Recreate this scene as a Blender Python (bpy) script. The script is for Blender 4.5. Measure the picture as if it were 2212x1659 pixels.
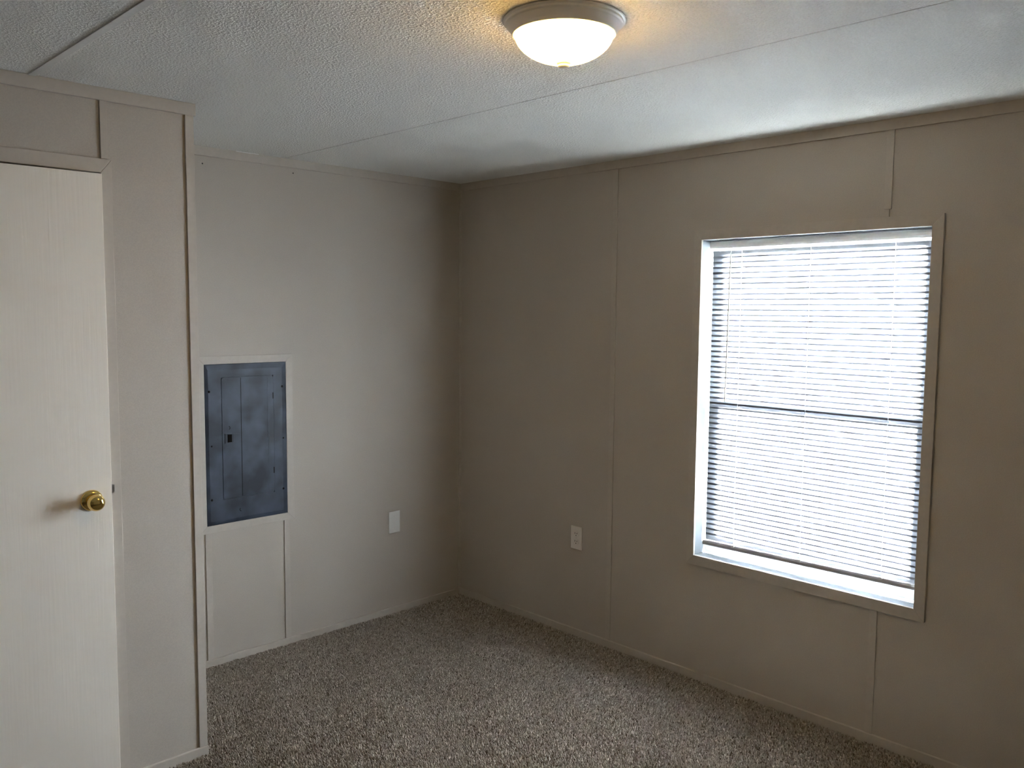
import bpy, bmesh, math, random
import numpy as np
from mathutils import Matrix, Vector

random.seed(7)
sc = bpy.context.scene
for o in list(bpy.data.objects):
    bpy.data.objects.remove(o)
C = sc.collection

# ------------------------------------------------------------------ camera
IMG_W = 2212.0
CAM = (3.1187, 3.5770, 1.6023)
YAW, PITCH, ROLL, FPX = -2.34849, -0.08504, 0.008314, 1846.28
cf = Vector((math.cos(YAW)*math.cos(PITCH), math.sin(YAW)*math.cos(PITCH), math.sin(PITCH)))
cr = cf.cross(Vector((0, 0, 1))).normalized()
cu = cr.cross(cf)
r2 = math.cos(ROLL)*cr + math.sin(ROLL)*cu
u2 = math.cos(ROLL)*cu - math.sin(ROLL)*cr
cam_d = bpy.data.cameras.new('camera')
cam_d.sensor_fit = 'HORIZONTAL'
cam_d.sensor_width = 36.0
cam_d.lens = FPX / IMG_W * 36.0
cam_d.clip_start = 0.02
cam = bpy.data.objects.new('camera', cam_d)
M = Matrix.Identity(4)
for i in range(3):
    M[i][0], M[i][1], M[i][2], M[i][3] = r2[i], u2[i], -cf[i], CAM[i]
cam.matrix_world = M
C.objects.link(cam)
sc.camera = cam

# ------------------------------------------------------------------ light and exposure
SKY = 860.0
SLAT_T = 0.03           # share of daylight that soaks through a slat
SKY_COL = (0.86, 0.93, 1.0)
LAMP_GLOW = 9.0        # radiance of the frosted glass
LAMP_BULB = 0.8        # watts of each bulb inside the glass
w = bpy.data.worlds.new('overcast_sky')
sc.world = w
w.use_nodes = True
bg = w.node_tree.nodes['Background']
bg.inputs[0].default_value = (*SKY_COL, 1)
bg.inputs[1].default_value = SKY
pd = bpy.data.lights.new('window_portal', 'AREA')
pd.shape = 'RECTANGLE'
pd.size, pd.size_y = 0.94, 1.37
pd.cycles.is_portal = True
po = bpy.data.objects.new('window_portal', pd)
po.location = (-0.15, 2.01, 1.23)
po.rotation_euler = (0, math.radians(-90), math.radians(0))
po.rotation_euler = Vector((1, 0, 0)).to_track_quat('-Z', 'Z').to_euler()
C.objects.link(po)
vs = sc.view_settings
vs.view_transform = 'Standard'
vs.look = 'None'
vs.exposure = 0.70
vs.gamma = 1.0
vs.use_curve_mapping = False
sc.cycles.use_denoising = True
sc.cycles.use_guiding = True
sc.cycles.guiding_training_samples = 24
sc.cycles.max_bounces = 6
sc.cycles.diffuse_bounces = 4
sc.cycles.sample_clamp_indirect = 0.0

# ------------------------------------------------------------------ room measures (metres, far corner = origin)
H = 2.29
D3 = 0.706            # face of the closet wall
X3 = 1.825            # its free end
XM, YM = 5.4, 4.9   # walls behind the camera
WY0, WY1, WZ0, WZ1 = 1.549, 2.470, 0.557, 1.906     # clear window opening
S1, S2 = 1.072, 2.313                               # ceiling seams
BASE_H = 0.038
CROWN_Z = 2.251

# ------------------------------------------------------------------ materials
def mat(name, col, rough=0.6, metal=0.0, spec=0.3):
    m = bpy.data.materials.new(name)
    m.use_nodes = True
    b = m.node_tree.nodes['Principled BSDF']
    b.inputs['Base Color'].default_value = (*col, 1)
    b.inputs['Roughness'].default_value = rough
    b.inputs['Metallic'].default_value = metal
    b.inputs['Specular IOR Level'].default_value = spec
    return m

def nodes(m):
    return m.node_tree.nodes, m.node_tree.links, m.node_tree.nodes['Principled BSDF']

def add_noise(m, c1, c2, scale, detail=3, stretch=(1, 1, 1), bump=0.0, bscale=None, dist=0.002, p=(0.35, 0.65)):
    n, l, b = nodes(m)
    tc = n.new('ShaderNodeTexCoord')
    mp = n.new('ShaderNodeMapping')
    mp.inputs['Scale'].default_value = stretch
    l.new(tc.outputs['Object'], mp.inputs['Vector'])
    t = n.new('ShaderNodeTexNoise')
    t.inputs['Scale'].default_value = scale
    t.inputs['Detail'].default_value = detail
    l.new(mp.outputs[0], t.inputs['Vector'])
    r = n.new('ShaderNodeValToRGB')
    r.color_ramp.elements[0].position = p[0]
    r.color_ramp.elements[1].position = p[1]
    r.color_ramp.elements[0].color = (*c1, 1)
    r.color_ramp.elements[1].color = (*c2, 1)
    l.new(t.outputs['Fac'], r.inputs[0])
    l.new(r.outputs[0], b.inputs['Base Color'])
    if bump:
        t2 = n.new('ShaderNodeTexNoise')
        t2.inputs['Scale'].default_value = bscale or scale
        t2.inputs['Detail'].default_value = detail
        l.new(mp.outputs[0], t2.inputs['Vector'])
        bp = n.new('ShaderNodeBump')
        bp.inputs['Strength'].default_value = bump
        bp.inputs['Distance'].default_value = dist
        l.new(t2.outputs['Fac'], bp.inputs['Height'])
        l.new(bp.outputs[0], b.inputs['Normal'])
    return m

WALLC = (0.51, 0.452, 0.384)
def sh(c, k):
    return tuple(v*k for v in c)
m_wall = add_noise(mat('vinyl_wallboard', WALLC, 0.62, spec=0.25), sh(WALLC, 0.96), sh(WALLC, 1.04), 260, 4, bump=0.22, bscale=420, dist=0.0006)
m_trim = add_noise(mat('painted_trim', WALLC, 0.5, spec=0.35), sh(WALLC, 1.0), sh(WALLC, 1.05), 60, 2)
m_raw = mat('wall_framing', (0.30, 0.24, 0.17), 0.9)
m_groove = mat('seam_gap', (0.16, 0.11, 0.065), 0.9)
m_ceil = add_noise(mat('stippled_ceiling', (0.8, 0.79, 0.76), 0.75, spec=0.2), (0.85, 0.825, 0.775), (0.91, 0.885, 0.835), 230, 3)
n, l, b = nodes(m_ceil)
tc = n.new('ShaderNodeTexCoord')
vz = n.new('ShaderNodeTexNoise'); vz.inputs['Scale'].default_value = 135; vz.inputs['Detail'].default_value = 3.0
l.new(tc.outputs['Object'], vz.inputs['Vector'])
rmp = n.new('ShaderNodeValToRGB'); rmp.color_ramp.elements[0].position = 0.45; rmp.color_ramp.elements[1].position = 0.66
l.new(vz.outputs['Fac'], rmp.inputs[0])
bp = n.new('ShaderNodeBump'); bp.inputs['Strength'].default_value = 0.8; bp.inputs['Distance'].default_value = 0.0035
l.new(rmp.outputs[0], bp.inputs['Height']); l.new(bp.outputs[0], b.inputs['Normal'])
m_ctrim = add_noise(mat('ceiling_batten', (0.78, 0.76, 0.72), 0.6), (0.76, 0.74, 0.70), (0.80, 0.78, 0.74), 90, 2)
m_caulk = add_noise(mat('tan_seam_caulk', (0.45, 0.33, 0.21), 0.8), (0.34, 0.24, 0.15), (0.48, 0.36, 0.24), 60, 3)
m_whitestrip = mat('white_strip', (0.86, 0.85, 0.82), 0.5)
m_floor = add_noise(mat('carpet_backing', (0.16, 0.135, 0.11), 1.0, spec=0.0), (0.10, 0.083, 0.066), (0.30, 0.262, 0.22), 190, 3, bump=0.8, bscale=190, dist=0.01, p=(0.3, 0.7))
m_white = mat('white_vinyl', (0.86, 0.87, 0.88), 0.38, spec=0.5)
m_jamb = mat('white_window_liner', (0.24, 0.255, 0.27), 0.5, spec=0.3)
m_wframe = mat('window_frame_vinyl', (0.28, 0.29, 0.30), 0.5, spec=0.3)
m_plate = mat('white_plastic_plate', (0.80, 0.78, 0.74), 0.35, spec=0.5)
m_plate2 = mat('ivory_plastic_plate', (0.80, 0.74, 0.67), 0.35, spec=0.5)
m_dark = mat('dark_slot', (0.012, 0.011, 0.010), 0.9, spec=0.05)
m_brass = mat('polished_brass', (0.80, 0.58, 0.20), 0.13, metal=1.0)
m_steel = mat('steel_latch', (0.62, 0.60, 0.56), 0.3, metal=1.0)
m_pan = mat('satin_nickel', (0.93, 0.88, 0.81), 0.32, metal=0.0, spec=0.7)
m_finial = mat('finial_nickel', (0.85, 0.78, 0.68), 0.3, metal=0.1, spec=0.5)
m_nail = mat('dark_nail', (0.05, 0.045, 0.04), 0.5)
m_rail = mat('blind_rail_vinyl', (0.30, 0.287, 0.29), 0.5, spec=0.3)
m_wand = mat('clear_grey_wand', (0.55, 0.55, 0.53), 0.25, spec=0.5)
m_cord = mat('white_cord', (0.62, 0.62, 0.68), 0.8)
m_ground = add_noise(mat('outdoor_gravel', (0.13, 0.125, 0.115), 0.95), (0.11, 0.105, 0.095), (0.17, 0.165, 0.155), 14, 4)

# blue-grey enamel of the breaker panel, clouded with handling marks
PC = (0.029, 0.036, 0.052)
m_panel = add_noise(mat('blue_grey_enamel', PC, 0.45, metal=0.0, spec=0.35), sh(PC, 0.62), sh(PC, 2.0), 8, 2.5, p=(0.38, 0.72))

# door skin with pressed wood grain
m_door = mat('white_door_skin', (0.95, 0.872, 0.765), 0.5, spec=0.35)
n, l, b = nodes(m_door)
tc = n.new('ShaderNodeTexCoord'); mp = n.new('ShaderNodeMapping')
mp.inputs['Scale'].default_value = (38, 38, 1.3)
l.new(tc.outputs['Object'], mp.inputs['Vector'])
t = n.new('ShaderNodeTexNoise'); t.inputs['Scale'].default_value = 3.2; t.inputs['Detail'].default_value = 5; t.inputs['Distortion'].default_value = 0.5
l.new(mp.outputs[0], t.inputs['Vector'])
bp = n.new('ShaderNodeBump'); bp.inputs['Strength'].default_value = 0.35; bp.inputs['Distance'].default_value = 0.0012
l.new(t.outputs['Fac'], bp.inputs['Height']); l.new(bp.outputs[0], b.inputs['Normal'])

# carpet yarn: colour from a per-tuft attribute
m_pile = mat('taupe_carpet_yarn', (0.3, 0.27, 0.23), 1.0, spec=0.0)
n, l, b = nodes(m_pile)
at = n.new('ShaderNodeAttribute'); at.attribute_name = 'yarn'
r = n.new('ShaderNodeValToRGB')
e = r.color_ramp.elements
e[0].position = 0.0; e[0].color = (0.12, 0.098, 0.076, 1)
e[1].position = 1.0; e[1].color = (0.73, 0.66, 0.565, 1)
k = e.new(0.35); k.color = (0.335, 0.285, 0.232, 1)
k = e.new(0.75); k.color = (0.50, 0.44, 0.37, 1)
l.new(at.outputs['Fac'], r.inputs[0]); l.new(r.outputs[0], b.inputs['Base Color'])

# translucent vinyl of the blind slats
m_slat = bpy.data.materials.new('translucent_slat_vinyl'); m_slat.use_nodes = True
n, l = m_slat.node_tree.nodes, m_slat.node_tree.links
n.remove(n['Principled BSDF'])
dif = n.new('ShaderNodeBsdfDiffuse'); dif.inputs[0].default_value = (0.10, 0.10, 0.107, 1)
trn = n.new('ShaderNodeBsdfTranslucent'); trn.inputs[0].default_value = (0.90, 0.91, 1.0, 1)
fwd = n.new('ShaderNodeBsdfRefraction'); fwd.inputs['Color'].default_value = (0.90, 0.91, 1.0, 1)
fwd.inputs['Roughness'].default_value = 0.6; fwd.inputs['IOR'].default_value = 1.6
tm = n.new('ShaderNodeMixShader'); tm.inputs[0].default_value = 0.93      # vinyl scatters mostly forward
l.new(trn.outputs[0], tm.inputs[1]); l.new(fwd.outputs[0], tm.inputs[2])
mx = n.new('ShaderNodeMixShader'); mx.inputs[0].default_value = SLAT_T
l.new(dif.outputs[0], mx.inputs[1]); l.new(tm.outputs[0], mx.inputs[2])
l.new(mx.outputs[0], n['Material Output'].inputs[0])

# window glass: lets the daylight straight through, keeps a faint reflection
m_glass = bpy.data.materials.new('window_glass'); m_glass.use_nodes = True
n, l = m_glass.node_tree.nodes, m_glass.node_tree.links
n.remove(n['Principled BSDF'])
tr = n.new('ShaderNodeBsdfTransparent'); tr.inputs[0].default_value = (0.95, 0.98, 0.97, 1)
gl = n.new('ShaderNodeBsdfGlossy'); gl.inputs['Roughness'].default_value = 0.02
mx = n.new('ShaderNodeMixShader'); mx.inputs[0].default_value = 0.06
l.new(tr.outputs[0], mx.inputs[1]); l.new(gl.outputs[0], mx.inputs[2])
l.new(mx.outputs[0], n['Material Output'].inputs[0])

# frosted glass of the lamp
m_frost = bpy.data.materials.new('lit_frosted_glass'); m_frost.use_nodes = True
n, l = m_frost.node_tree.nodes, m_frost.node_tree.links
n.remove(n['Principled BSDF'])
trn = n.new('ShaderNodeBsdfTranslucent'); trn.inputs[0].default_value = (1.0, 0.79, 0.31, 1)
dif = n.new('ShaderNodeBsdfDiffuse'); dif.inputs[0].default_value = (0.9, 0.86, 0.78, 1)
mx = n.new('ShaderNodeMixShader'); mx.inputs[0].default_value = 0.6
l.new(dif.outputs[0], mx.inputs[1]); l.new(trn.outputs[0], mx.inputs[2])
em = n.new('ShaderNodeEmission'); em.inputs[0].default_value = (1.0, 0.67, 0.24, 1); em.inputs[1].default_value = LAMP_GLOW
ad = n.new('ShaderNodeAddShader')
l.new(mx.outputs[0], ad.inputs[0]); l.new(em.outputs[0], ad.inputs[1])
l.new(ad.outputs[0], n['Material Output'].inputs[0])
m_bulb = bpy.data.materials.new('lit_bulb'); m_bulb.use_nodes = True
n, l = m_bulb.node_tree.nodes, m_bulb.node_tree.links
n.remove(n['Principled BSDF'])
em = n.new('ShaderNodeEmission'); em.inputs[0].default_value = (1.0, 0.78, 0.45, 1); em.inputs[1].default_value = 20
l.new(em.outputs[0], n['Material Output'].inputs[0])

# ------------------------------------------------------------------ mesh helpers
def B(bm, x0, x1, y0, y1, z0, z1):
    vs_ = [bm.verts.new(p) for p in ((x0, y0, z0), (x1, y0, z0), (x1, y1, z0), (x0, y1, z0),
                                     (x0, y0, z1), (x1, y0, z1), (x1, y1, z1), (x0, y1, z1))]
    for f in ((0, 3, 2, 1), (4, 5, 6, 7), (0, 1, 5, 4), (1, 2, 6, 5), (2, 3, 7, 6), (3, 0, 4, 7)):
        bm.faces.new([vs_[i] for i in f])

def finish(name, bm, m, parent=None, smooth=False, bevel=0.0, seg=2):
    if bevel:
        bmesh.ops.bevel(bm, geom=list(bm.edges), offset=bevel, segments=seg, profile=0.6, affect='EDGES')
    bmesh.ops.recalc_face_normals(bm, faces=bm.faces)
    me = bpy.data.meshes.new(name)
    bm.to_mesh(me); bm.free()
    me.materials.append(m)
    if smooth:
        for p_ in me.polygons:
            p_.use_smooth = True
    o = bpy.data.objects.new(name, me)
    C.objects.link(o)
    if parent is not None:
        o.parent = parent
    return o

def box(name, m, parent, x0, x1, y0, y1, z0, z1, bevel=0.0, seg=2):
    bm = bmesh.new(); B(bm, min(x0, x1), max(x0, x1), min(y0, y1), max(y0, y1), min(z0, z1), max(z0, z1))
    return finish(name, bm, m, parent, bevel=bevel, seg=seg)

def boxes(name, m, parent, lst):
    bm = bmesh.new()
    for a in lst:
        B(bm, *a)
    return finish(name, bm, m, parent)

def prism(name, m, parent, pts, ext, bevel=0.0):
    """closed polygon of 3D points extruded by the vector ext"""
    bm = bmesh.new()
    a = [bm.verts.new(p) for p in pts]
    b_ = [bm.verts.new(Vector(p) + Vector(ext)) for p in pts]
    bm.faces.new(a); bm.faces.new(list(reversed(b_)))
    k_ = len(a)
    for i in range(k_):
        bm.faces.new((a[i], b_[i], b_[(i+1) % k_], a[(i+1) % k_]))
    return finish(name, bm, m, parent, bevel=bevel)

def lathe(name, m, parent, prof, seg=48, origin=(0, 0, 0), axis='z', smooth=True):
    """profile of (radius, height); axis z goes up, axis y comes out of a wall that faces +y, x the same for +x"""
    bm = bmesh.new()
    rings = []
    for r_, h in prof:
        ring = []
        for i in range(1 if r_ < 1e-6 else seg):
            t_ = 2*math.pi*i/seg
            c_, s_ = r_*math.cos(t_), r_*math.sin(t_)
            v = {'z': (c_, s_, h), 'y': (c_, h, s_), 'x': (h, c_, s_)}[axis]
            ring.append(bm.verts.new(Vector(v) + Vector(origin)))
        rings.append(ring)
    for a, b_ in zip(rings, rings[1:]):
        for i in range(seg):
            j = (i+1) % seg
            q = [a[i % len(a)], a[j % len(a)], b_[j % len(b_)], b_[i % len(b_)]]
            u = []
            for v in q:
                if v not in u:
                    u.append(v)
            if len(u) > 2:
                bm.faces.new(u)
    return finish(name, bm, m, parent, smooth=smooth)

def tube(name, m, parent, a, b_, r_, seg=8):
    a, b_ = Vector(a), Vector(b_)
    d = (b_-a).normalized()
    s = d.orthogonal().normalized(); t_ = d.cross(s)
    bm = bmesh.new()
    ra = [bm.verts.new(a + r_*(math.cos(2*math.pi*i/seg)*s + math.sin(2*math.pi*i/seg)*t_)) for i in range(seg)]
    rb = [bm.verts.new(b_ + r_*(math.cos(2*math.pi*i/seg)*s + math.sin(2*math.pi*i/seg)*t_)) for i in range(seg)]
    bm.faces.new(ra); bm.faces.new(rb)
    for i in range(seg):
        bm.faces.new((ra[i], ra[(i+1) % seg], rb[(i+1) % seg], rb[i]))
    return finish(name, bm, m, parent, smooth=False)

def empty(name, loc=(0, 0, 0)):
    o = bpy.data.objects.new(name, None)
    o.empty_display_size = 0.05
    o.location = loc
    C.objects.link(o)
    return o

def adopt(o, root):
    """parent o (built in world coordinates) to an empty that stands elsewhere"""
    o.parent = root
    o.matrix_parent_inverse = Matrix.Translation(root.location).inverted()
    return o

def struct(o, label=None):
    o['kind'] = 'structure'
    if label:
        o['label'] = label
    return o

def tag(o, label, cat, group=None):
    o['label'] = label; o['category'] = cat
    if group:
        o['group'] = group
    return o

# ================================================================== SETTING
BT = 0.012     # wallboard thickness
# ---- floor
floor = struct(box('floor', m_floor, None, -0.12, XM+0.1, -0.12, YM+0.1, -0.08, 0.0), 'taupe cut pile carpet floor of the empty room')

# ---- ceiling: three long boards, an open seam and a covered seam
ceiling = struct(box('ceiling', m_caulk, None, -0.12, XM+0.1, -0.12, YM+0.1, H+0.0015, H+0.10), 'white stippled ceiling boards with long seams')
box('ceiling_panel', m_ceil, ceiling, 0.0, S1-0.0026, 0, YM, H, H+0.0015)
box('ceiling_panel', m_ceil, ceiling, S1+0.0026, S2, 0, YM, H, H+0.0015)
box('ceiling_panel', m_ceil, ceiling, S2, XM, 0, YM, H, H+0.0015)
box('ceiling_batten', m_ctrim, ceiling, S2-0.011, S2+0.011, D3+0.012, YM, H-0.0035, H, bevel=0.0012)

# ---- wall_back (holds the breaker panel)
PX0, PX1, PZ0, PZ1 = 1.083, 1.478, 0.645, 1.360
wall_back = struct(boxes('wall_back', m_raw, None, [(-0.12, XM+0.1, -0.12, -BT, 0, H)]), 'grey vinyl wall with the breaker panel')
boxes('wall_panel', m_wall, wall_back, [(0.0, PX0-0.002, -BT, 0, 0, H), (PX0-0.002, PX1+0.002, -BT, 0, 0, PZ0-0.002), (PX0-0.002, PX1+0.002, -BT, 0, PZ1+0.002, H), (PX1+0.002, XM, -BT, 0, 0, H)])
for x0, x1 in ((1.073, 1.101), (1.459, 1.487)):
    box('batten', m_trim, wall_back, x0, x1, 0, 0.006, BASE_H, 0.611, bevel=0.0012)
for x_, z_ in ((1.461, 2.219), (1.027, 2.229)):
    lathe('nail_head', m_nail, wall_back, [(0.0, 0.0015), (0.003, 0.001), (0.0034, 0)], 8, (x_, 0, z_), 'y')
# mitred frame round the breaker panel
tf = struct(empty('trim_1', (1.28, 0, 1.0)), 'flat mitred frame around the breaker panel')
ox0, ox1, oz0, oz1 = 1.048, 1.512, 0.611, 1.395
ti = (PX0, PX1, PZ0, PZ1)
def frame_boards(name, root, outer, inner, axis, base, th, m, bev=0.0012):
    a0, a1, c0, c1 = outer
    b0, b1, d0, d1 = inner
    quads = [((a0, c1), (a1, c1), (b1, d1), (b0, d1)), ((a0, c0), (b0, d0), (b1, d0), (a1, c0)),
             ((a0, c0), (a0, c1), (b0, d1), (b0, d0)), ((a1, c0), (b1, d0), (b1, d1), (a1, c1))]
    out = []
    for q in quads:
        if axis == 'y':
            o = prism(name, m, None, [(p_, base, q_) for p_, q_ in q], (0, th, 0), bevel=bev)
        else:
            o = prism(name, m, None, [(base, p_, q_) for p_, q_ in q], (th, 0, 0), bevel=bev)
        adopt(o, root); out.append(o)
    return out
frame_boards('trim_board', tf, (ox0, ox1, oz0, oz1), ti, 'y', 0.0, 0.007, m_trim)

# ---- wall_right (holds the window)
LN = 0.012     # liner thickness
wall_right = struct(boxes('wall_right', m_raw, None, [
    (-0.12, -BT, -0.12, WY0-LN, 0, H), (-0.12, -BT, WY1+LN, YM+0.1, 0, H),
    (-0.12, -BT, WY0-LN, WY1+LN, 0, WZ0-LN), (-0.12, -BT, WY0-LN, WY1+LN, WZ1+LN, H)]), 'grey vinyl wall with the window')
SEAM1, SEAM2 = 1.078, 2.318
box('wall_panel', m_wall, wall_right, -BT, 0, 0, SEAM1-0.001, 0, H)
boxes('wall_panel', m_wall, wall_right, [(-BT, 0, SEAM1+0.001, WY0-LN, 0, H), (-BT, 0, WY0-LN, SEAM2-0.001, 0, WZ0-LN), (-BT, 0, WY0-LN, SEAM2-0.001, WZ1+LN, H)])
boxes('wall_panel', m_wall, wall_right, [(-BT, 0, WY1+LN, 3.54, 0, H), (-BT, 0, SEAM2+0.001, WY1+LN, 0, WZ0-LN), (-BT, 0, SEAM2+0.001, WY1+LN, WZ1+LN, H)])
box('wall_panel', m_wall, wall_right, -BT, 0, 3.542, YM, 0, H)
box('batten', m_trim, wall_right, 0, 0.005, 1.064, 1.092, BASE_H, CROWN_Z, bevel=0.0012)
box('batten', m_trim, wall_right, 0, 0.006, 2.299, 2.326, 1.975, CROWN_Z, bevel=0.0012)
box('batten', m_trim, wall_right, 0, 0.006, 2.313, 2.341, BASE_H, 0.515, bevel=0.0012)
box('batten', m_trim, wall_right, 0, 0.006, 3.527, 3.555, BASE_H, CROWN_Z, bevel=0.0012)
# corner bead where the two walls meet
cb = struct(boxes('trim_2', m_trim, None, [(0, 0.010, 0.0, 0.004, BASE_H, CROWN_Z), (0, 0.004, 0.004, 0.010, BASE_H, CROWN_Z)]), 'thin corner strip between the two far walls')

# ---- wall_left (closet wall with the door) and its hidden return
DX0, DX1, DZ = 2.126, 2.845, 2.026      # door opening
wall_left = struct(boxes('wall_left', m_raw, None, [
    (X3+BT, DX0-0.02, D3-0.10, D3-BT, 0, H), (DX0-0.02, DX1+0.02, D3-0.10, D3-BT, DZ+0.02, H),
    (DX1+0.02, XM+0.1, D3-0.10, D3-BT, 0, H), (X3+BT, X3+0.09, 0, D3-0.10, 0, H)]), 'grey vinyl closet wall with the white door')
box('wall_panel', m_wall, wall_left, X3, 2.110, D3-BT, D3, 0, H)
box('wall_panel', m_wall, wall_left, 2.112, DX1+0.02, D3-BT, D3, DZ+0.02, H)
box('wall_panel', m_wall, wall_left, DX1+0.02, XM, D3-BT, D3, 0, H)
box('wall_panel', m_wall, wall_left, X3, X3+BT, 0, D3-BT, 0, H)
box('batten', m_trim, wall_left, X3-0.003, 1.848, D3, D3+0.007, BASE_H, CROWN_Z, bevel=0.0012)
box('batten', m_trim, wall_left, X3-0.006, X3, D3-0.02, D3+0.007, BASE_H, CROWN_Z, bevel=0.0012)
box('batten', m_trim, wall_left, 2.101, 2.122, D3, D3+0.007, 2.071, CROWN_Z, bevel=0.0012)
# walls behind the camera
wall_front = struct(box('wall_front', m_wall, None, -0.12, XM, YM, YM+0.1, 0, H+0.004), 'grey vinyl wall behind the camera')
m_side = mat('darkened_unseen_wall', (0.26, 0.225, 0.185), 0.6)  # unseen wall, invented dark tone keeps bounce light off the window wall
wall_side = struct(box('wall_side', m_side, None, XM, XM+0.1, -0.12, YM+0.1, 0, H+0.004), 'unseen side wall behind the camera, darkened to cut bounced light')

# ---- crown strips and baseboards
def crown(name, label, lst, parts='crown_board'):
    o = struct(empty(name), label)
    for a in lst:
        box(parts, m_trim, o, *a, bevel=0.0015)
    return o
crown('trim_3', 'flat crown strip along the breaker panel wall', [(0.010, X3-0.010, 0, 0.010, CROWN_Z, H)])
crown('trim_4', 'flat crown strip along the window wall', [(0, 0.010, 0.0, YM, CROWN_Z, H)])
crown('trim_5', 'flat crown strip along the closet wall', [(X3-0.012, XM, D3, D3+0.012, CROWN_Z-0.001, H), (X3-0.012, X3, 0.010, D3, CROWN_Z, H)])
def base(name, label, lst):
    o = struct(empty(name), label)
    for a in lst:
        box('base_board', m_trim, o, *a, bevel=0.003, seg=3)
    return o
base('baseboard_back', 'low baseboard along the breaker panel wall', [(0.011, X3-0.008, 0, 0.010, 0, BASE_H)])
base('baseboard_right', 'low baseboard along the window wall', [(0, 0.011, 0.0, YM, 0, BASE_H+0.004)])
base('baseboard_left', 'low baseboard along the closet wall', [(X3-0.008, 2.091, D3, D3+0.011, 0, BASE_H), (DX1+0.036, XM, D3, D3+0.011, 0, BASE_H), (X3-0.010, X3, 0.010, D3-0.001, 0, BASE_H)])
# thin white strip showing over the crown
wc = struct(box('trim_6', m_whitestrip, None, 1.205, 1.312, 0.0102, 0.013, H-0.0025, H-0.0002), 'thin white sliver above the crown strip')

# ---- window
win = struct(empty('window_1', (0, (WY0+WY1)/2, WZ0)), 'single-hung white vinyl window in the grey wall')
def wpart(o):
    return adopt(o, win)
for o in frame_boards('casing', win, (1.513, 2.508, 0.515, 1.947), (WY0, WY1, WZ0, WZ1), 'x', 0.0, 0.012, m_trim, 0.0007):
    pass
JD = -0.118
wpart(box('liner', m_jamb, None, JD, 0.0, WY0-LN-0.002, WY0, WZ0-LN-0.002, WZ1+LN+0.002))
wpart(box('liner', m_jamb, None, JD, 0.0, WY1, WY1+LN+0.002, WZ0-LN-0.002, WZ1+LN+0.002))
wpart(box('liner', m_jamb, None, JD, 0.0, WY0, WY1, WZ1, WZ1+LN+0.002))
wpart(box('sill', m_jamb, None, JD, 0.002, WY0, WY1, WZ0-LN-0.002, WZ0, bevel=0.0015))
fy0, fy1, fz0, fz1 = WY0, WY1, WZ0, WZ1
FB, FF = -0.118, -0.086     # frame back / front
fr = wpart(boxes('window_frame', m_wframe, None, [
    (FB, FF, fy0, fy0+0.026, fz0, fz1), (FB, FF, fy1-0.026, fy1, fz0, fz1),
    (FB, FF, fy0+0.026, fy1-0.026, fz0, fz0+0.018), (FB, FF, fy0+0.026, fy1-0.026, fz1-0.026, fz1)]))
MR = 1.215
for nm, z0_, z1_, xa, xb, bh in (('upper_sash', MR-0.018, fz1-0.026, -0.116, -0.104, 0.036), ('lower_sash', fz0+0.018, MR+0.018, -0.103, -0.089, 0.064)):
    a0, a1 = fy0+0.026, fy1-0.026
    s = wpart(boxes(nm, m_wframe, None, [
        (xa, xb, a0, a0+0.028, z0_, z1_), (xa, xb, a1-0.028, a1, z0_, z1_),
        (xa, xb, a0+0.028, a1-0.028, z0_, z0_+bh), (xa, xb, a0+0.028, a1-0.028, z1_-0.036, z1_)]))
    g = box('pane', m_glass, None, (xa+xb)/2-0.0015, (xa+xb)/2+0.0015, a0+0.028, a1-0.028, z0_+bh, z1_-0.036)
    g.parent = s

# ---- the ground outside
grd = struct(box('ground', m_ground, None, -14, -0.13, -8, 12, -0.75, -0.70), 'dark gravel outside the window')

# ================================================================== DOOR
door = struct(empty('door_1', (DX1-0.004, D3, 0)), 'white wood-grain door with a brass knob, slightly ajar')
door_angle = math.radians(-2.6)
door.rotation_euler = (0, 0, door_angle)
LW = DX1-0.004 - (DX0+0.003)
def dpart(o, parent=None):
    o.parent = parent or door
    return o
# local frame: hinge at origin, the leaf runs to -x, its face is y = 0 looking to +y
leaf = dpart(box('leaf', m_door, None, -LW, 0, -0.035, 0.0, 0.015, DZ-0.006, bevel=0.0015))
KX, KZ = -LW+0.062, 0.992
knob = dpart(lathe('knob', m_brass, None, [(0.0135, 0.008), (0.0125, 0.020), (0.0125, 0.028), (0.017, 0.031), (0.0235, 0.036), (0.0258, 0.042), (0.0262, 0.048),
                                       (0.0252, 0.054), (0.0225, 0.0605), (0.0180, 0.0655), (0.011, 0.0690), (0.0, 0.0700)], 40, (KX, 0, KZ), 'y'))
ros = lathe('rosette', m_brass, None, [(0.0335, 0.0), (0.0335, 0.003), (0.0318, 0.007), (0.027, 0.0105), (0.0205, 0.0125), (0.014, 0.0128)], 40, (KX, 0, KZ), 'y')
ros.parent = knob
knob['label'] = 'polished brass door knob'
dpart(box('latch_plate', m_steel, None, -LW-0.0012, -LW, -0.030, -0.004, KZ-0.010, KZ+0.048))
dpart(prism('latch_bolt', m_steel, None, [(-LW, -0.022, KZ+0.016), (-LW-0.011, -0.016, KZ+0.016), (-LW-0.011, -0.0095, KZ+0.016), (-LW, -0.009, KZ+0.016)], (0, 0, 0.024)))
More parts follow.
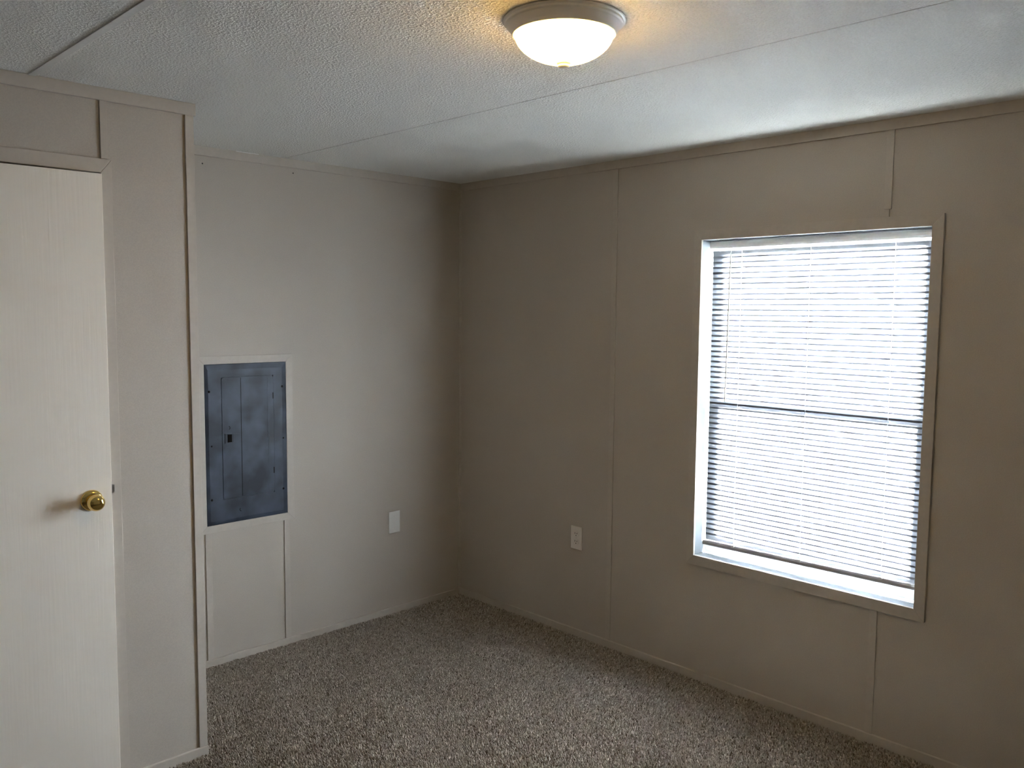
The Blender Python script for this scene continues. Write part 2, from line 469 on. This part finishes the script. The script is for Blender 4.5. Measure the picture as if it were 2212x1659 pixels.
# jamb, stops and casing stay with the wall
dj = struct(empty('trim_7', (DX0, D3, 0)), 'door frame with flat mitred casing')
for o in (prism('casing', m_trim, None, [(2.092, D3, 0), (2.092, D3, 2.070), (DX0, D3, DZ), (DX0, D3, 0)], (0, 0.010, 0), bevel=0.0015),
          prism('casing', m_trim, None, [(2.092, D3, 2.070), (DX1+0.034, D3, 2.070), (DX1, D3, DZ), (DX0, D3, DZ)], (0, 0.010, 0), bevel=0.0015),
          prism('casing', m_trim, None, [(DX1+0.034, D3, 0), (DX1+0.034, D3, 2.070), (DX1, D3, DZ), (DX1, D3, 0)], (0, 0.010, 0), bevel=0.0015),
          box('jamb', m_trim, None, DX0-0.02, DX0, D3-0.10, D3, 0, DZ+0.02),
          box('jamb', m_trim, None, DX1, DX1+0.02, D3-0.10, D3, 0, DZ+0.02),
          box('jamb', m_trim, None, DX0, DX1, D3-0.10, D3, DZ, DZ+0.02),
          box('stop', m_trim, None, DX0, DX0+0.010, D3-0.07, D3-0.040, 0, DZ),
          box('stop', m_trim, None, DX1-0.010, DX1, D3-0.07, D3-0.040, 0, DZ),
          box('stop', m_trim, None, DX0+0.010, DX1-0.010, D3-0.07, D3-0.040, DZ-0.010, DZ)):
    adopt(o, dj)
# ================================================================== BREAKER PANEL
ep = tag(empty('breaker_panel', (1.28, 0.0, PZ0)), 'blue-grey metal breaker panel recessed in the wall', 'breaker panel')
def eadd(o, parent=None):
    if parent is None:
        return adopt(o, ep)
    o.parent = parent
    o.matrix_parent_inverse = parent.matrix_world.inverted()
    return o
g = 0.0012
x0, x1, z0, z1 = PX0+g, PX1-g, PZ0+g, PZ1-g
dx0, dx1, dz0, dz1 = 1.152, 1.402, 0.756, 1.300
ep_y = 0.004
def cover_mesh():
    """bevelled front: sloping rim, flat field with an opening for the door"""
    bm = bmesh.new()
    rx = 0.022
    A = [(x0, 0.0075, z0), (x1, 0.0075, z0), (x1, 0.0075, z1), (x0, 0.0075, z1)]
    Bq = [(x0+rx, 0.011, z0+rx*0.8), (x1-rx*0.6, 0.011, z0+rx*0.8), (x1-rx*0.6, 0.011, z1-rx*1.1), (x0+rx, 0.011, z1-rx*1.1)]
    Dq = [(dx0-0.0015, 0.011, dz0-0.0015), (dx1+0.0015, 0.011, dz0-0.0015), (dx1+0.0015, 0.011, dz1+0.0015), (dx0-0.0015, 0.011, dz1+0.0015)]
    Eq = [(p_[0], 0.002, p_[2]) for p_ in Dq]
    Bk = [(p_[0], -0.010, p_[2]) for p_ in A]
    R = [[bm.verts.new(p_) for p_ in q] for q in (Bk, A, Bq, Dq, Eq)]
    for a, b_ in zip(R, R[1:]):
        for i in range(4):
            bm.faces.new((a[i], a[(i+1) % 4], b_[(i+1) % 4], b_[i]))
    bm.faces.new(R[-1]); bm.faces.new(list(reversed(R[0])))
    return bm
cov = eadd(finish('cover', cover_mesh(), m_panel))
# door with rounded corners
def rrect(cx0, cx1, cz0, cz1, rad, k_=5):
    pts = []
    for (px, pz, a0) in ((cx1-rad, cz1-rad, 0), (cx0+rad, cz1-rad, 90), (cx0+rad, cz0+rad, 180), (cx1-rad, cz0+rad, 270)):
        for i in range(k_+1):
            t_ = math.radians(a0 + 90*i/k_)
            pts.append((px+rad*math.cos(t_), pz+rad*math.sin(t_)))
    return pts
pd_ = eadd(prism('panel_door', m_panel, None, [(a, 0.004, c) for a, c in rrect(dx0, dx1, dz0, dz1, 0.010)], (0, 0.0085, 0), bevel=0.0012))
SEAMX = 1.312
eadd(box('stiffening_crease', m_dark, None, SEAMX-0.0013, SEAMX+0.0013, 0.0125, 0.0128, dz0+0.004, dz1-0.004), pd_)
eadd(box('stiffening_crease', m_panel, None, 1.180, 1.1815, 0.0125, 0.0131, dz0+0.004, dz1-0.004), pd_)
la = eadd(boxes('latch', m_panel, None, [(1.357, 1.391, 0.0125, 0.0150, 1.047, 1.050), (1.357, 1.391, 0.0125, 0.0150, 1.006, 1.009), (1.389, 1.391, 0.0125, 0.0150, 1.009, 1.047), (1.357, 1.359, 0.0125, 0.0150, 1.009, 1.047), (1.3735, 1.3765, 0.0125, 0.0145, 1.009, 1.047)]), pd_)
eadd(box('latch_recess', m_dark, None, 1.359, 1.3775, 0.0124, 0.0148, 1.011, 1.045), pd_)
eadd(box('latch_slide', m_panel, None, 1.325, 1.353, 0.0125, 0.0140, 1.010, 1.046, bevel=0.001), pd_)
for hz in (1.206, 0.859):
    eadd(box('hinge', m_dark, None, dx0-0.001, dx0+0.004, 0.0105, 0.0135, hz-0.014, hz+0.014, bevel=0.0006))
for sx, sz, rr in ((1.459, 1.241, 0.0052), (1.106, 1.246, 0.0052), (1.452, 1.0, 0.0038), (1.103, 1.004, 0.0038), (1.456, 0.761, 0.0052), (1.106, 0.765, 0.0052)):
    eadd(lathe('screw', m_dark, None, [(rr, 0.005), (rr, 0.0118), (rr*0.6, 0.0132), (0, 0.0135)], 10, (sx, 0, sz), 'y'))
for kx, kz in ((1.319, 0.699), (1.373, 1.075)):
    y_ = 0.011 if kz < 0.75 else 0.0125
    bm = bmesh.new()
    ring = []
    for i in range(9):
        t_ = math.radians(-60 + 150*i/8) + (math.pi if kz < 0.75 else math.pi*0.95)
        for rad in (0.0055, 0.0085):
            ring.append(bm.verts.new((kx+rad*math.cos(t_)*(1 if kz < 0.75 else -1)*-1, y_+0.0004, kz+rad*math.sin(t_)*(1 if kz < .75 else -1))))
    for i in range(8):
        bm.faces.new((ring[2*i], ring[2*i+1], ring[2*i+3], ring[2*i+2]))
    o = finish('knockout_mark', bm, m_dark)
    eadd(o)

# ================================================================== WALL PLATES
bp_ = tag(empty('blank_wall_plate', (0.4585, 0, 0.4365)), 'plain white blank wall plate low on the wall right of the breaker panel', 'wall plate')
adopt(box('plate', m_plate, None, 0.4235, 0.4935, 0, 0.0055, 0.4365, 0.5505, bevel=0.002), bp_)
for sz in (0.4935-0.0302, 0.4935+0.0302):
    adopt(lathe('screw', m_plate, None, [(0.003, 0.0), (0.003, 0.0058), (0.0018, 0.0064), (0, 0.0065)], 10, (0.4585, 0, sz), 'y'), bp_)

ot = tag(empty('electrical_outlet', (0, 0.8725, 0.4405)), 'off-white duplex outlet on the wall below and left of the window', 'outlet')
oy, oz = 0.8725, 0.4975
adopt(box('cover_plate', m_plate2, None, 0, 0.0055, oy-0.035, oy+0.035, oz-0.057, oz+0.057, bevel=0.002), ot)
adopt(lathe('screw', m_plate2, None, [(0.003, 0.0), (0.003, 0.006), (0, 0.0066)], 10, (0, oy, oz), 'x'), ot)
for s_ in (-1, 1):
    cz = oz + s_*0.0195
    pts = []
    for i in range(24):
        t_ = 2*math.pi*i/24
        pts.append((0.0030, oy+0.0170*math.cos(t_), cz+max(-0.0135, min(0.0135, 0.0170*math.sin(t_)))))
    rc = adopt(prism('receptacle', m_plate2, None, pts, (0.0040, 0, 0), bevel=0.0004), ot)
    for nm, dy, dz, hw, hh in (('slot', -0.0064, 0.0035, 0.0013, 0.0045), ('slot', 0.0064, 0.0035, 0.0013, 0.0038)):
        o = box(nm, m_dark, None, 0.0068, 0.0072, oy+dy-hw, oy+dy+hw, cz+dz-hh, cz+dz+hh)
        eadd(o, rc)
    o = lathe('ground_hole', m_dark, None, [(0.0026, 0.0068), (0.0026, 0.0072), (0, 0.0072)], 10, (0, oy, cz-0.0075), 'x')
    eadd(o, rc)
bpy.context.view_layer.update()

# ================================================================== CEILING LIGHT
LX, LY = 1.5655, 2.166
cl = tag(empty('ceiling_light', (LX, LY, H)), 'lit flush dome ceiling light with satin metal rim', 'ceiling light')
def cadd(o):
    o.parent = cl
    return o
cadd(lathe('pan', m_pan, None, [(0.0, -0.001), (0.1450, -0.001), (0.1455, -0.004), (0.1420, -0.0055), (0.1395, -0.0065), (0.1405, -0.0095), (0.1390, -0.0120),
                                (0.1355, -0.0128), (0.1350, -0.0145), (0.1335, -0.0165), (0.1300, -0.0215), (0.1262, -0.0265), (0.1245, -0.0300), (0.1240, -0.0325),
                                (0.1228, -0.0345), (0.1205, -0.0348), (0.1190, -0.0330), (0.1180, -0.020), (0.0, -0.010)], 72))
dome = []
for i in range(15):
    t_ = math.radians(90*i/14)
    dome.append((0.1178*math.cos(t_)**1.10 if i < 14 else 0.0, -0.031 - 0.0680*math.sin(t_)))
cadd(lathe('glass_shade', m_frost, None, dome, 72))
cadd(lathe('finial', m_finial, None, [(0.0, -0.094), (0.0165, -0.096), (0.0172, -0.0985), (0.0150, -0.1005), (0.0125, -0.1015), (0.0142, -0.1035), (0.0138, -0.1065), (0.0100, -0.1090), (0.0045, -0.1102), (0.0, -0.1104)], 28))
# the bulbs inside the glass
for bx, by in ((0.026, -0.004), (-0.022, 0.050)):
    cadd(lathe('bulb', m_bulb, None, [(0.0, -0.066), (0.010, -0.0645), (0.018, -0.058), (0.021, -0.049), (0.018, -0.039), (0.011, -0.030), (0.011, -0.022), (0.0, -0.021)], 16, (bx, by, 0)))
    ld = bpy.data.lights.new('bulb_light', 'POINT')
    ld.energy = LAMP_BULB
    ld.color = (1.0, 0.84, 0.56)
    ld.shadow_soft_size = 0.012
    lo = bpy.data.objects.new('bulb_light', ld)
    lo.location = (bx, by, -0.0735)
    C.objects.link(lo)
    cadd(lo)

# ================================================================== BLIND
bl = tag(empty('mini_blind', (-0.055, (WY0+WY1)/2, 0.594)), 'closed white mini blind hanging in the window', 'window blind')
BY0, BY1 = WY0+0.010, WY1-0.008
def badd(o):
    return adopt(o, bl)
SX = -0.058
hr_pts = [(-0.082, 0, 1.872), (-0.082, 0, 1.9015), (-0.0425, 0, 1.9015), (-0.0395, 0, 1.8985), (-0.0370, 0, 1.890), (-0.0370, 0, 1.881), (-0.0395, 0, 1.8735), (-0.042, 0, 1.8705)]
badd(prism('head_rail', m_white, None, [(a, BY0, c) for a, _, c in hr_pts], (0, BY1-BY0, 0)))
for yb in (BY0+0.062, BY1-0.066):
    badd(boxes('bracket', m_wand, None, [(-0.075, -0.040, yb-0.011, yb-0.009, 1.9012, WZ1), (-0.075, -0.040, yb+0.009, yb+0.011, 1.9012, WZ1)]))
# slats
PITCH_S, WID, CROWN_S = 0.02204, 0.0304, 0.0022
TOPZ = 1.8462
NS = 56
TILT = math.radians(84)      # room edge up
cords = (1.704, 2.003, 2.326)
ycuts = [BY0+0.004]
for c_ in cords:
    ycuts += [c_+0.0018, c_+0.0042]
ycuts.append(BY1-0.006)
prof = []
for i in range(7):
    u = (-1, -0.6, -0.2, 0.2, 0.6, 0.82, 1)[i]
    lx, lz = u*WID/2, CROWN_S*(1-u*u)           # flat slat: lx towards the room, crown up
    prof.append((lx*math.cos(TILT) - lz*math.sin(TILT), lx*math.sin(TILT) + lz*math.cos(TILT)))
bm = bmesh.new()
grid = [[bm.verts.new((px, y_ - ycuts[0], pz)) for (px, pz) in prof] for y_ in ycuts]
for j in range(len(ycuts)-1):
    for i in range(6):
        if j % 2 == 1 and i == 2:
            continue            # routing hole for the cord
        bm.faces.new((grid[j][i], grid[j+1][i], grid[j+1][i+1], grid[j][i+1]))
slat0 = finish('slat', bm, m_slat, smooth=True)
if sum(p_.normal.x for p_ in slat0.data.polygons) < 0:
    slat0.data.flip_normals()
rs = random.Random(3)
for k in range(NS):
    o = slat0 if k == 0 else slat0.copy()
    if k:
        C.objects.link(o)
    o.location = (SX, ycuts[0] + rs.uniform(-0.0008, 0.0008), TOPZ - k*PITCH_S - WID*0.0)
    o.rotation_euler = (0.0, rs.uniform(-0.012, 0.012), 0)
    badd(o)
# bottom rail, a little lower at the left end
zl, zr = 0.594, 0.604
bm = bmesh.new()
ra = [(-0.070, -0.0), (-0.070, 0.020), (-0.061, 0.0225), (-0.050, 0.020), (-0.0455, 0.013), (-0.046, 0.003), (-0.050, 0.0)]
va = [bm.verts.new((a, BY0-0.003, zl+c)) for a, c in ra]
vb = [bm.verts.new((a, BY1-0.008, zr+c)) for a, c in ra]
bm.faces.new(va); bm.faces.new(vb)
for i in range(len(ra)):
    bm.faces.new((va[i], va[(i+1) % len(ra)], vb[(i+1) % len(ra)], vb[i]))
badd(finish('bottom_rail', bm, m_rail))
for c_ in cords:
    zc = zl + (zr-zl)*(c_-BY0)/(BY1-BY0)
    for dx in (-0.0135, 0.0115):
        badd(tube('ladder_cord', m_cord, None, (SX+dx*0.45, c_, zc+0.021), (SX+dx*0.45, c_, 1.872), 0.0006, 5))
    badd(tube('lift_cord', m_cord, None, (SX+0.0085, c_+0.0008, zc+0.016), (SX+0.0085, c_, 1.872), 0.0006, 5))
    badd(box('cord_clip', m_wand, None, -0.062, -0.0448, c_-0.006, c_+0.006, zc+0.0135, zc+0.0235, bevel=0.001))
# tilt wand and its hook
wd = badd(tube('tilt_wand', m_wand, None, (-0.033, 1.662, 1.845), (-0.029, 1.656, 1.230), 0.0036, 6))
o = tube('hook', m_wand, None, (-0.040, 1.663, 1.872), (-0.033, 1.662, 1.844), 0.0014, 6)
o.parent = wd; bpy.context.view_layer.update(); o.matrix_parent_inverse = wd.matrix_world.inverted()
# clear hold-down bracket at the lower right
badd(boxes('hold_down_bracket', m_white, None, [(-0.070, -0.045, BY1-0.004, BY1-0.002, 0.590, 0.622), (-0.060, -0.052, BY1-0.008, BY1-0.002, 0.606, 0.612)]))

# ================================================================== CARPET PILE
def carpet():
    rng = np.random.default_rng(11)
    s = 0.0052
    xs = np.arange(0.012, 3.25, s); ys = np.arange(0.012, 3.35, s)
    X, Y = np.meshgrid(xs, ys)
    X = X.ravel() + rng.uniform(-0.5, 0.5, X.size)*s
    Y = Y.ravel() + rng.uniform(-0.5, 0.5, Y.size)*s
    keep = ~((X > X3-0.012) & (Y < D3+0.013)) & (X > 0.012) & (Y > 0.011)
    keep &= (X + Y) < 5.6
    X, Y = X[keep], Y[keep]
    N = X.size
    # lazy swirls of the nap
    def swirl(fx, fy, ph):
        return np.sin(X*fx + ph + 1.3*np.sin(Y*fy*0.7 + ph*2)) + np.sin(Y*fy - ph + 1.1*np.sin(X*fx*0.6))
    ang = 1.2*swirl(2.1, 1.7, 0.4) + rng.normal(0, 0.9, N)
    lean = np.abs(rng.normal(0.0045, 0.0025, N)) * (0.75 + 0.25*np.sin(swirl(3.0, 2.6, 1.9)))
    hgt = rng.uniform(0.0065, 0.0115, N)
    rad = rng.uniform(0.0024, 0.0036, N)
    tw = rng.uniform(0, 2*np.pi, N)
    V = np.empty((N, 6, 3), np.float32)
    tx, ty = X + lean*np.cos(ang), Y + lean*np.sin(ang)
    for i in range(3):
        a = tw + i*2*np.pi/3
        V[:, i, 0] = X + rad*np.cos(a); V[:, i, 1] = Y + rad*np.sin(a); V[:, i, 2] = 0.0
        b2 = a + 0.5
        V[:, 3+i, 0] = tx + 0.62*rad*np.cos(b2); V[:, 3+i, 1] = ty + 0.62*rad*np.sin(b2); V[:, 3+i, 2] = hgt + rng.uniform(-0.0015, 0.0015, N)
    # keep tufts off the baseboards
    V[:, :, 0] = np.maximum(V[:, :, 0], 0.0115); V[:, :, 1] = np.maximum(V[:, :, 1], 0.0105)
    F = np.array([[0, 1, 4], [0, 4, 3], [1, 2, 5], [1, 5, 4], [2, 0, 3], [2, 3, 5], [3, 4, 5]], np.int32)
    faces = (F[None] + (np.arange(N, dtype=np.int32)*6)[:, None, None]).reshape(-1, 3)
    me = bpy.data.meshes.new('carpet_pile')
    me.vertices.add(N*6); me.vertices.foreach_set('co', V.reshape(-1))
    nf = faces.shape[0]
    me.loops.add(nf*3); me.loops.foreach_set('vertex_index', faces.reshape(-1))
    me.polygons.add(nf)
    me.polygons.foreach_set('loop_start', np.arange(0, nf*3, 3, dtype=np.int32))
    me.update(calc_edges=True)
    yarn = np.clip(rng.normal(0.52, 0.24, N), 0, 1).astype(np.float32)
    at_ = me.attributes.new('yarn', 'FLOAT', 'POINT')
    at_.data.foreach_set('value', np.repeat(yarn, 6))
    me.materials.append(m_pile)
    o = bpy.data.objects.new('carpet_pile', me)
    C.objects.link(o)
    o['kind'] = 'stuff'
    tag(o, 'speckled taupe cut pile carpet covering the floor', 'carpet')
    return N
print('tufts', carpet())
